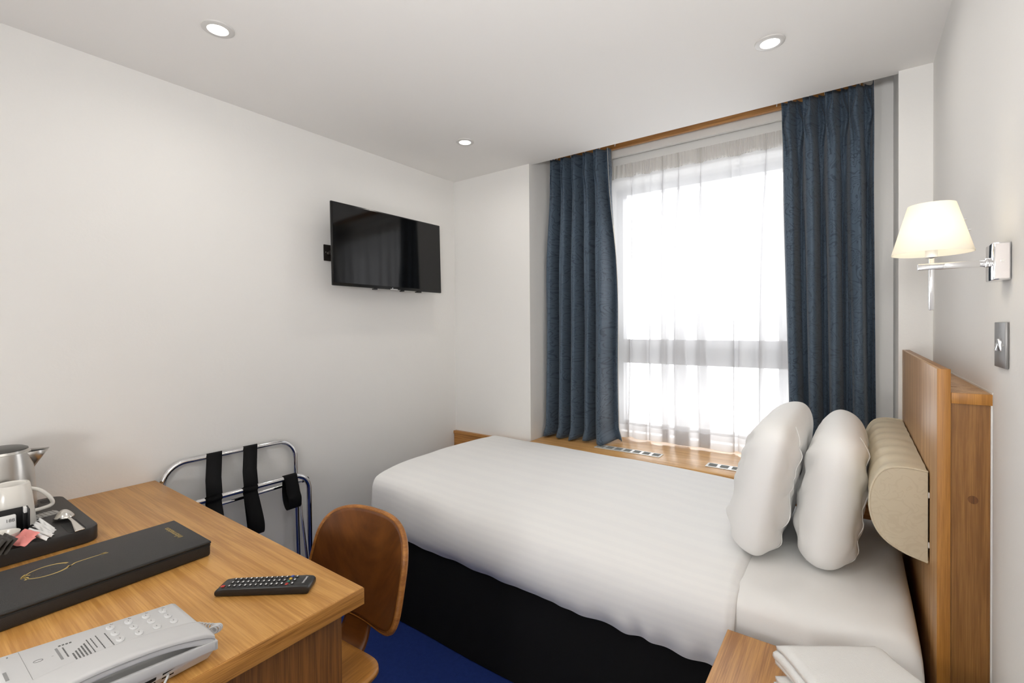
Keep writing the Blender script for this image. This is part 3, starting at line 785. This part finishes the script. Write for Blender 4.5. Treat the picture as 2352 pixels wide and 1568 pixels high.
kt = thing('kettle', 'brushed steel electric kettle with dark lid standing on the tray', 'kettle', (-2.062, .236, TZ+TH+.001), radians(0))
MB().lathe([(.078, 0), (.079, .006), (.0785, .012), (.0765, .016)]).lathe([(0, 0), (.078, 0)]).build('base', 'black_plastic', kt)
MB().lathe([(.0765, .016), (.0768, .03), (.0755, .07), (.0730, .11), (.0695, .15), (.0665, .172), (.0655, .180), (.0645, .1855), (.0600, .1875)], seg=64).build('body', 'steel', kt)
MB().lathe([(.0605, .185), (.0610, .190), (.0590, .196), (.0500, .2005), (.030, .203), (0, .204)], seg=48).build('lid', flat('lid_dark', (.05, .047, .043, 1), .35), kt)
MB().lathe([(.0625, .1865), (.0600, .193), (.0590, .1935)], seg=48).build('lid_ring', 'steel', kt)
sp = MB(); t_ = bmesh.new()
tip = [(-.016, .098, .180), (0, .106, .1825), (.016, .098, .180)]
top = [(-.040, .050, .1825)]+tip+[(.040, .050, .1825)]
ver = [t_.verts.new(p) for p in top]; bot = t_.verts.new((0, .071, .128)); bl_ = t_.verts.new((-.022, .066, .150)); br_ = t_.verts.new((.022, .066, .150))
t_.faces.new((ver[0], ver[1], bl_)); t_.faces.new((ver[1], bot, bl_)); t_.faces.new((ver[1], ver[2], bot)); t_.faces.new((ver[2], ver[3], bot)); t_.faces.new((ver[3], br_, bot)); t_.faces.new((ver[3], ver[4], br_))
sp.merge(t_).build('spout', 'steel', kt, smooth=60, solid=.0016)
MB().prism([(-.030, .060), (-.012, .094), (0, .100), (.012, .094), (.030, .060)], 'z', .176, .1775).build('spout_opening', 'dark', kt)
MB().tube(cr([(0, -.062, .172), (0, -.105, .178), (0, -.128, .15), (0, -.126, .09), (0, -.105, .05), (0, -.076, .045)], 30), .011, 12).build('handle', 'black_plastic', kt)

mg = thing('mug', 'white china mug turned upside down on the tray', 'mug', (-1.924, .238, TZ+TH+.0012), radians(0))
MB().lathe([(.0475, .002), (.0500, 0), (.0520, .002), (.0512, .010), (.0455, .075), (.0405, .116), (.0385, .1195), (.0340, .1200), (.0325, .1175), (.0305, .1168), (0, .1168)], seg=56).build('body', 'ceramic', mg)
def hnd(u, v):
    p = hp[int(round(v*30))]; a = u*2*pi
    return p
hp = cr([(0, .0405, .097), (0, .060, .086), (0, .078, .064), (0, .0865, .043), (0, .080, .034), (0, .062, .031), (0, .0475, .030)], 30)
h_ = MB().tube(hp, .0052, 12); h_.xf(Matrix.Diagonal((1.25, 1, 1, 1))).build('handle', 'ceramic', mg)

hd_ = thing('sachet_holder', 'black open sachet holder standing in front of the mug', 'holder', (-1.843, .203, TZ+TH+.001), radians(-2))
h1 = MB().box(-.020, -.0175, -.10, .060, 0, .066, .0008).box(0.0175, .020, -.10, .060, 0, .012, .0008).box(-.020, .020, .057, .060, 0, .066, .0008).box(-.020, .020, -.10, -.097, 0, .066, .0008).box(-.020, .020, -.10, .06, 0, .003)
h1.box(-.0175, -.012, .049, .058, .003, .064, .001)
h1.build('tray_box', 'black_plastic', hd_)
MB().box(-.018, .002, .050, .0565, .052, .0665, .001).build('clear_clip', 'paper', hd_)
bs = thing('biscuit_packet', 'white paper packet with a printed number in the black holder', 'packet', (-1.845, .187, TZ+TH+.0045), radians(-2))
MB().box(-.006, .006, -.060, .052, 0, .050, .004, 2).xf(Matrix.Rotation(radians(-5), 4, 'Y')).build('wrapper', 'paper', bs)
text_mesh('printed_number', '188', .012, 'ink', bs, Matrix.Rotation(radians(-5), 4, 'Y') @ Matrix.Translation((.0064, .040, .036)) @ Matrix(((0, 0, 1, 0), (1, 0, 0, 0), (0, 1, 0, 0), (0, 0, 0, 1))))

pt = MB().lathe([(0, 0), (.027, 0), (.029, .002), (.031, .024), (.032, .027), (.030, .027), (.0285, .023), (.026, .006), (0, .005)], seg=40)
tag(pt.build('milk_pot', 'ceramic', None, origin=None), 'small white china pot beside the pink sachets on the tray', 'pot').location = (-1.786, .207, TZ+TH+.001)

def sachet(name, label, cat, loc, L, W, T, mat, rot, group):
    def f(side):
        def g(u, v):
            a, b = u*2-1, v*2-1
            t = T*(max(0, 1-a**6))**.5*(max(0, 1-b**4))**.5
            return (L/2*a, W/2*b, side*t+.0012*sin(a*7+b*3))
        return g
    mb = MB().grid(f(1), 16, 8).grid(f(-1), 16, 8).weld(1e-5)
    bmesh.ops.recalc_face_normals(mb.bm, faces=mb.bm.faces)
    o = mb.build(name, mat, None, smooth=70); o.location = loc; o.rotation_euler = [radians(a) for a in rot]
    return tag(o, label, cat, group)
zt_ = TZ+TH
for k, (x, y, z, rx, ry, rz) in enumerate([(-1.805, .290, .018, 40, 11, 12), (-1.790, .285, .016, 30, 10, 20), (-1.776, .279, .015, 45, 9, 15), (-1.762, .272, .013, 25, 8, 26), (-1.749, .264, .0125, 40, 8, 20)]):
    sachet('sugar_stick', ['rearmost white sugar stick of the fan beside the tray recess', 'second white sugar stick from the rear of the fan', 'middle white sugar stick of the fan on the tray', 'white sugar stick second from the front of the fan', 'front white sugar stick next to the pink sachets'][k], 'sugar stick', (x, y, zt_+z), .082, .0095, .0032, 'paper', (rx, ry, rz), 'white sugar sticks on the tea tray')
sachet('sweetener_sachet', 'pink sweetener sachet lying upper, against the white pot', 'sachet', (-1.742, .243, zt_+.019), .052, .032, .003, 'pinkpaper', (34, 6, 24), 'pink sweetener sachets on the tea tray')
sachet('sweetener_sachet', 'pink sweetener sachet lying lower, at the tray front edge', 'sachet', (-1.730, .232, zt_+.0135), .050, .030, .003, 'pinkpaper', (22, 5, 34), 'pink sweetener sachets on the tea tray')
for k in range(3):
    sachet('tea_sachet', ['dark foil tea sachet farthest from the pink sachets', 'middle dark foil tea sachet beside the pink ones', 'dark foil tea sachet touching the pink sachets'][k], 'sachet', (-1.736+.004*k, .184+.010*k, zt_+.017), .060, .040, .003, 'foil', (55, 5, 15), 'dark tea sachets on the tea tray')

spn = thing('teaspoon', 'steel teaspoon resting bowl down across a tray recess', 'spoon', (-1.868, .339, zt_+.002), radians(7))
spn.scale = (1.18, 1.12, 1.1)
def bowl(u, v):
    a = u*2*pi; r = v
    return (.025*r*cos(a), .021*r*sin(a), .021*(1-r*r)+.003)
MB().grid(bowl, 28, 8).weld(1e-5).xf(Matrix.Rotation(radians(-8), 4, 'Y')).build('bowl', 'spoonsteel', spn, smooth=180, solid=.001)
hpz = cr([(.022, -.001, .006), (.040, -.003, .011), (.07, -.006, .010), (.102, -.009, .004), (.122, -.011, .001)], 30)
def hf(u, v):
    p = hpz[int(round(v*30))]; w_ = lerp(.0032, .0095, sstep(.35, 1, v)); return (p.x, p.y+(u*2-1)*w_, p.z)
MB().grid(hf, 4, 30).build('handle', 'spoonsteel', spn, smooth=180, solid=.0016)

# ------------------------------------------------------------------ folder
fo = thing('information_folder', 'black leatherette folder with a gold key emblem, on the desk', 'folder', (-1.478, .310, DZ+.0005), radians(1.2))
MB().box(-.117, .117, -.215, .217, .0, .034, .006, 3).build('case', 'leather', fo)
MB().box(-.1185, .1185, -.2165, .2185, .031, .039, .0035, 3).build('cover', 'leather', fo)
MB().box(.1165, .1185, -.214, .216, .028, .0307, .0006).build('spine_groove', 'dark', fo)
ky = MB()
kz = .0392
def band(pts, w_, mb):                              # flat foil line
    P = [Vector((p[0], p[1], 0)) for p in pts]; n = len(P)-1
    W_ = (lambda t: 1.5*w_(t)) if callable(w_) else (lambda t: 1.5*w_)
    def f(u, v):
        i = int(round(v*n)); d = (P[min(i+1, n)]-P[max(i-1, 0)]).normalized(); q = Vector((-d.y, d.x, 0))
        p = P[i]+q*(u*2-1)*W_(v); return (p.x, p.y, kz)
    mb.grid(f, 1, n)
# oval bow with a pinched, curled end, long shaft, two-pronged bit
kx, kyy = -.030, -.065
el = [(kx+.030*cos(radians(a)), kyy+.038*sin(radians(a))) for a in range(-250, 71, 10)]
band(el, lambda t: .0011+.0012*abs(2*t-1)**3, ky)
el2 = [(kx+.002, kyy-.044), (kx-.010, kyy-.036), (kx-.006, kyy-.028)]
band(cr(el2, 8), .0011, ky)
band(cr([(kx+.016, kyy-.040), (kx+.004, kyy-.034), (kx-.004, kyy-.042), (kx-.018, kyy-.034)], 14), .0014, ky)
band(cr([(kx+.020, kyy+.030), (kx+.008, kyy+.042), (kx+.003, kyy+.052), (kx+.002, kyy+.098)], 14), .0012, ky)
band([(kx+.0045, kyy+.096), (kx+.0045, kyy+.108)], .0014, ky); band([(kx-.0015, kyy+.096), (kx-.0015, kyy+.106)], .0014, ky); band([(kx-.003, kyy+.098), (kx+.006, kyy+.098)], .0015, ky)
ky.build('key_emblem', 'gold', fo, smooth=0)
text_mesh('gold_lettering', 'information', .020, 'gold', fo, Matrix.Translation((-.022, .181, .0392)) @ Matrix.Rotation(pi, 4, 'Z'), depth=.0001, width=.098)

# ------------------------------------------------------------------ remote control
rc = thing('remote_control', 'black television remote lying on the desk corner', 'remote control', (-1.082, .532, DZ+.0005), radians(38.5))
sec = [(-.1005, .0), (-.104, .004), (-.1035, .0105), (-.097, .0165), (-.08, .0185), (.06, .0205), (.085, .021), (.098, .0195), (.1035, .0145), (.1035, .006), (.100, 0)]
MB().prism(sec, 'y', -.0235, .0235, .0035, 3).build('body', 'black_plastic', rc)
def topz(x): return .0175 if x < -.09 else lerp(.0184, .0206, (x+.08)/.14)
bx = MB().box(-.0032, .0032, -.0036, .0036, -.0006, .0016, .0010)
bproto = bx.build('button', flat('rubber_key', (.02, .02, .021, 1), .5), rc)
glyph = MB()
rows = [-.0145, 0, .0145]
xs = [-.074+i*.0115 for i in range(13)]
spec = {(-.0882, 0): 'red'}
first = True
def put_button(x, y, mat=None, sx=1):
    global first
    if first: b_ = bproto; first = False
    else:
        b_ = bproto.copy()
        if mat: b_.data = bproto.data.copy(); b_.data.materials.clear(); b_.data.materials.append(M[mat])
        COL.objects.link(b_); b_.parent = rc
    b_.location = (x, y, topz(x)+.0004); b_.scale = (sx, 1, 1)
    if mat: b_['label'] = mat+' button'
rg = random.Random(2)
for i, x in enumerate(xs):
    for y in rows:
        if i in (11,): continue
        put_button(x, y)
        gl = rg.choice((0, 1, 2, 1))
        z0, z1 = topz(x)+.0018, topz(x)+.0021
        w_ = .0010 if gl == 0 else .0015
        glyph.box(x-w_, x+w_, y-.0026, y+.0026, z0, z1)
        if gl == 2: glyph.box(x-.0018, x+.0018, y-.0006, y+.0006, z0, z1)
glyph.build('key_symbols', 'whiteink', rc, smooth=0)
put_button(-.088, -.0145, 'red', 1.3)
for y, mm in ((-.0165, 'red'), (-.0055, 'green'), (.0055, 'yellow'), (.0165, 'blue')): put_button(xs[11], y, mm, .9)
text_mesh('brand_lettering', 'SAMSUNG', .0062, 'whiteink', rc, Matrix.Translation((.0865, 0, .0212)) @ Matrix.Rotation(radians(-90), 4, 'Z'), depth=.0001, width=.028)

# ------------------------------------------------------------------ telephone
ph = thing('telephone', 'pale grey corded desk telephone with printed faceplate', 'telephone', (-1.012, .238, DZ+.0005), radians(.8))
def cz(y): return lerp(.063, .038, (y+.127)/.252)          # rim of the handset cradle
def tz(y): return lerp(.074, .0445, (y+.127)/.252)         # faceplate level
pb = MB(); t_ = bmesh.new()
lo = [(-.086, -.120), (.073, -.120), (.073, .118), (-.086, .116)]; hi = [(-.093, -.127), (.088, -.127), (.088, .125), (-.093, .125)]
A_ = [t_.verts.new((x, y, .003)) for x, y in lo]; B_ = [t_.verts.new((x, y, cz(y)-.014)) for x, y in hi]
t_.faces.new(A_[::-1]); t_.faces.new(B_)
for k in range(4): t_.faces.new((A_[k], A_[(k+1) % 4], B_[(k+1) % 4], B_[k]))
bmesh.ops.recalc_face_normals(t_, faces=t_.faces); pb.merge(t_).build('base', 'white_plastic', ph, smooth=30)
MB().prism([(-.127, cz(-.127)-.015), (-.127, cz(-.127)+.001), (.127, cz(.127)+.001), (.127, cz(.127)-.015)], 'x', .0865, .0935, .0015).prism([(.121, cz(.127)-.015), (.121, cz(.127)-.001), (.127, cz(.127)+.001), (.127, cz(.127)-.015)], 'x', .018, .0935, .001).build('base_lip', 'white_plastic', ph)
MB().prism([(-.129, cz(-.129)-.015), (-.129, tz(-.129)-.004), (-.12, tz(-.12)), (.120, tz(.120)), (.127, tz(.127)-.003), (.127, cz(.127)-.015)], 'x', -.095, .018, .002).build('faceplate', 'white_plastic', ph)
for xx in (-.07, .035):
    for yy in (-.10, .095): MB().cyl((xx, yy, 0), (xx, yy, .004), .007, 12).build('foot', 'black_plastic', ph)
# handset
hsP = 40
def hs(u, v):
    y = lerp(-.124, .123, v); q = (y/.1235)**2
    zt = cz(y)+.018+.013*(1-q); zb = cz(y)-.010+.021*max(0, 1-q**1.3)
    if abs(y) > .112: k = (abs(y)-.112)/.012; zt -= .006*k*k
    a = u*2*pi
    n_ = 5.0
    c, s_ = cos(a), sin(a)
    px = .031*(abs(c)**(2/n_))*(1 if c > 0 else -1); pz = (abs(s_)**(2/n_))*(1 if s_ > 0 else -1)
    w_ = 1-.06*(1-q)
    return (.0605+px*w_, y, (zt+zb)/2+(zt-zb)/2*pz)
H_ = MB().grid(hs, 48, hsP)
for v_ in (0, 1):
    ring = [H_.bm.verts.new(hs(k/48, v_)) for k in range(48)]
    H_.bm.faces.new(ring if v_ else ring[::-1])
H_.weld(1e-5); bmesh.ops.recalc_face_normals(H_.bm, faces=H_.bm.faces)
hso = H_.build('handset', 'white_plastic', ph, smooth=55)
sm = MB().tube([Vector(hs(0, j/40))+Vector((.0003, 0, .002)) for j in range(41)], .0007, 5)
sm.build('seam', 'greyink', hso)
# keys: 4 along the length x 3 across, each an oval pad
kp = MB().lathe([(.0098, 0), (.0098, .0012), (.0085, .0022), (0, .0024)], seg=24).xf(Matrix.Diagonal((1, .62, 1, 1)))
kproto = kp.build('key', 'white_plastic2', ph); kfirst = True
sl_ = math.atan2(tz(.125)-tz(-.127), .252)
dots = MB()
for i in range(4):
    for j in range(3):
        y = .098-.0265*i; x = -.073+.027*j
        if kfirst: k_ = kproto; kfirst = False
        else: k_ = kproto.copy(); COL.objects.link(k_); k_.parent = ph
        k_.location = (x, y, tz(y)); k_.rotation_euler = (sl_, 0, 0)
        dots.box(x-.002, x+.002, y-.0010, y+.0004, tz(y)+.0023, tz(y)+.0026)
    y = .098-.0265*i+.004
    dots.box(-.088, -.081, y-.0007, y+.0007, tz(y), tz(y)+.0003).box(-.0852, -.0840, y-.003, y+.003, tz(y), tz(y)+.0003)
dots.build('key_digits', 'greyink', ph, smooth=0)
ins = MB()
ins.box(-.0945, .016, -.0948, -.0943, tz(-.0945)-.0002, tz(-.0945)+.0002)
ins.build('insert_line', 'greyink', ph, smooth=0)
pr_ = MB()
def line(x0, x1, y, th=.0014):
    x = x0
    while x < x1-.001:
        w_ = min(x1-x, .0035+.004*rg.random()); pr_.box(x, x+w_, y-th/2, y+th/2, tz(y)+.0000, tz(y)+.0003); x += w_+.0011
line(-.060, .002, .007); line(-.062, -.004, -.005); line(-.058, -.018, -.0125); line(-.058, -.004, -.018)
for k in range(5): line(-.040-.003*(5-k)*.5+.006*k*.6, -.003, -.0235-.0045*k, .0021)
for k in range(4): pr_.box(-.069, -.065, -.038-.0045*k, -.035-.0045*k, tz(-.0365-.0045*k), tz(-.0365-.0045*k)+.0003)
line(-.058, -.020, -.048, .0018)
pr_.build('printed_text', 'ink', ph, smooth=0)
g2 = MB()
def line2(x0, x1, y, th):
    g2.box(x0, x1, y-th/2, y+th/2, tz(y), tz(y)+.0003)
line2(-.062, -.018, -.0555, .0032)
g2.tube([(-.040+.0035*cos(a*pi/10), -.080+.0055*sin(a*pi/10), tz(-.080)+.0001+(.0055*sin(a*pi/10))*math.tan(sl_)) for a in range(20)], .0005, 5, closed=True)
g2.box(-.0405, -.0395, -.0745, -.062, tz(-.0745)-.0012, tz(-.062)+.0003)
line2(-.038, -.010, -.1175, .004); line2(-.086, -.082, -.108, .002)
g2.build('printed_emblem', 'greyink', ph, smooth=0)
MB().prism([(.0788, .012), (.0802, .012), (.0860, .0240), (.0846, .0240)], 'y', .046, .063).prism([(.0788, .012), (.0802, .012), (.0860, .0240), (.0846, .0240)], 'y', .019, .037).build('cable_port', 'dark', ph)
MB().tube(cr([(.081, .054, .018), (.090, .051, .018), (.096, .040, .009), (.097, .018, .0035), (.093, -.03, .003), (.088, -.09, .003), (.085, -.15, .003), (.08, -.22, .003)], 40), .0019, 8).build('cable', 'white_plastic', ph)
coil = []
base_ = cr([(.000, .131, .028), (.020, .138, .030), (.045, .142, .036), (.064, .140, .044), (.070, .133, .046), (.066, .122, .046)], 220)
for i, p in enumerate(base_):
    a = i*2*pi/16; rr_ = .0062*min(1, (220-i)/25)
    coil.append(p+Vector((.45*rr_*cos(a), .9*rr_*cos(a), 1.05*rr_*sin(a))))
MB().tube(coil, .0014, 6).build('coiled_cord', 'white_plastic', ph)

# ------------------------------------------------------------------ camera (from the vanishing points of the photograph)
Fpx, yaw, pit_, roll, SY = 1083.0, radians(36.0), radians(-.549), radians(.407), -25.3
fw = Vector((-sin(yaw)*cos(pit_), cos(yaw)*cos(pit_), sin(pit_))); r0 = Vector((cos(yaw), sin(yaw), 0)); d0_ = fw.cross(r0)
r2 = r0*cos(roll)+d0_*sin(roll); d2 = -r0*sin(roll)+d0_*cos(roll)
cam = bpy.data.cameras.new('camera'); co = bpy.data.objects.new('camera', cam); COL.objects.link(co)
co.matrix_world = Matrix(((r2.x, -d2.x, -fw.x, 0), (r2.y, -d2.y, -fw.y, 0), (r2.z, -d2.z, -fw.z, 1.34), (0, 0, 0, 1)))
cam.sensor_fit = 'HORIZONTAL'; cam.sensor_width = 36; cam.lens = 36*Fpx/2352; cam.shift_y = SY/2352; cam.clip_start = .02
SC.camera = co

# ------------------------------------------------------------------ light
wd = bpy.data.worlds.new('sky'); SC.world = wd; wd.use_nodes = True
bg = wd.node_tree.nodes['Background']; bg.inputs[0].default_value = (.97, .985, 1, 1); bg.inputs[1].default_value = 8.0
def light(name, kind, loc, power, col=(1, 1, 1), rot=(0, 0, 0), **k):
    L_ = bpy.data.lights.new(name, kind); L_.energy = power; L_.color = col
    for a, v in k.items(): setattr(L_, a, v)
    o = bpy.data.objects.new(name, L_); COL.objects.link(o); o.location = loc; o.rotation_euler = rot; return o
p_ = light('sky_portal', 'AREA', (-.68, 3.10, 1.44), 1, rot=(radians(-90), 0, 0), shape='RECTANGLE', size=1.24, size_y=1.62)
p_.data.cycles.is_portal = True
for x, y, pw in ((-1.70, .70, 1.1), (-.24, 1.88, 1.1), (-1.687, 1.906, 1.1), (-.24, .70, 1.1), (-1.70, -.5, 1.1), (-.24, -.5, 1.1)):  # last three lie out of view; the back pair are added fill
    light('downlight_lamp', 'AREA', (x, y, ZC-.012), pw, (1, .95, .88), shape='DISK', size=.05, spread=radians(165))
bounce_fill = light('bounce_fill_spot', 'SPOT', (.0, -.35, 1.50), 80, (1, .99, .98), spot_size=radians(135), spot_blend=1.0, shadow_soft_size=.10)  # added fill, no such lamp: bounces light off the ceiling from behind the camera
light('front_fill_point', 'POINT', (-.80, -.76, 1.02), 16.5, (1, .99, .975), shadow_soft_size=.13)  # added unseen fill light, brightens surfaces facing the camera
bounce_fill.rotation_euler = Vector((-.30, 1.05, .83)).to_track_quat('-Z', 'Y').to_euler()
light('reading_lamp', 'POINT', (XR-.1115, 1.319, 1.459+.066), 0.7, (1, .89, .72), shadow_soft_size=.02)

SC.view_settings.view_transform = 'Standard'; SC.view_settings.look = 'None'; SC.view_settings.gamma = 1; SC.view_settings.use_curve_mapping = False
SC.view_settings.exposure = .22
cy = SC.cycles
cy.max_bounces = 10; cy.diffuse_bounces = 6; cy.glossy_bounces = 4; cy.transmission_bounces = 6; cy.transparent_max_bounces = 16
cy.sample_clamp_indirect = 6; cy.caustics_reflective = False; cy.caustics_refractive = False
cy.use_denoising = True
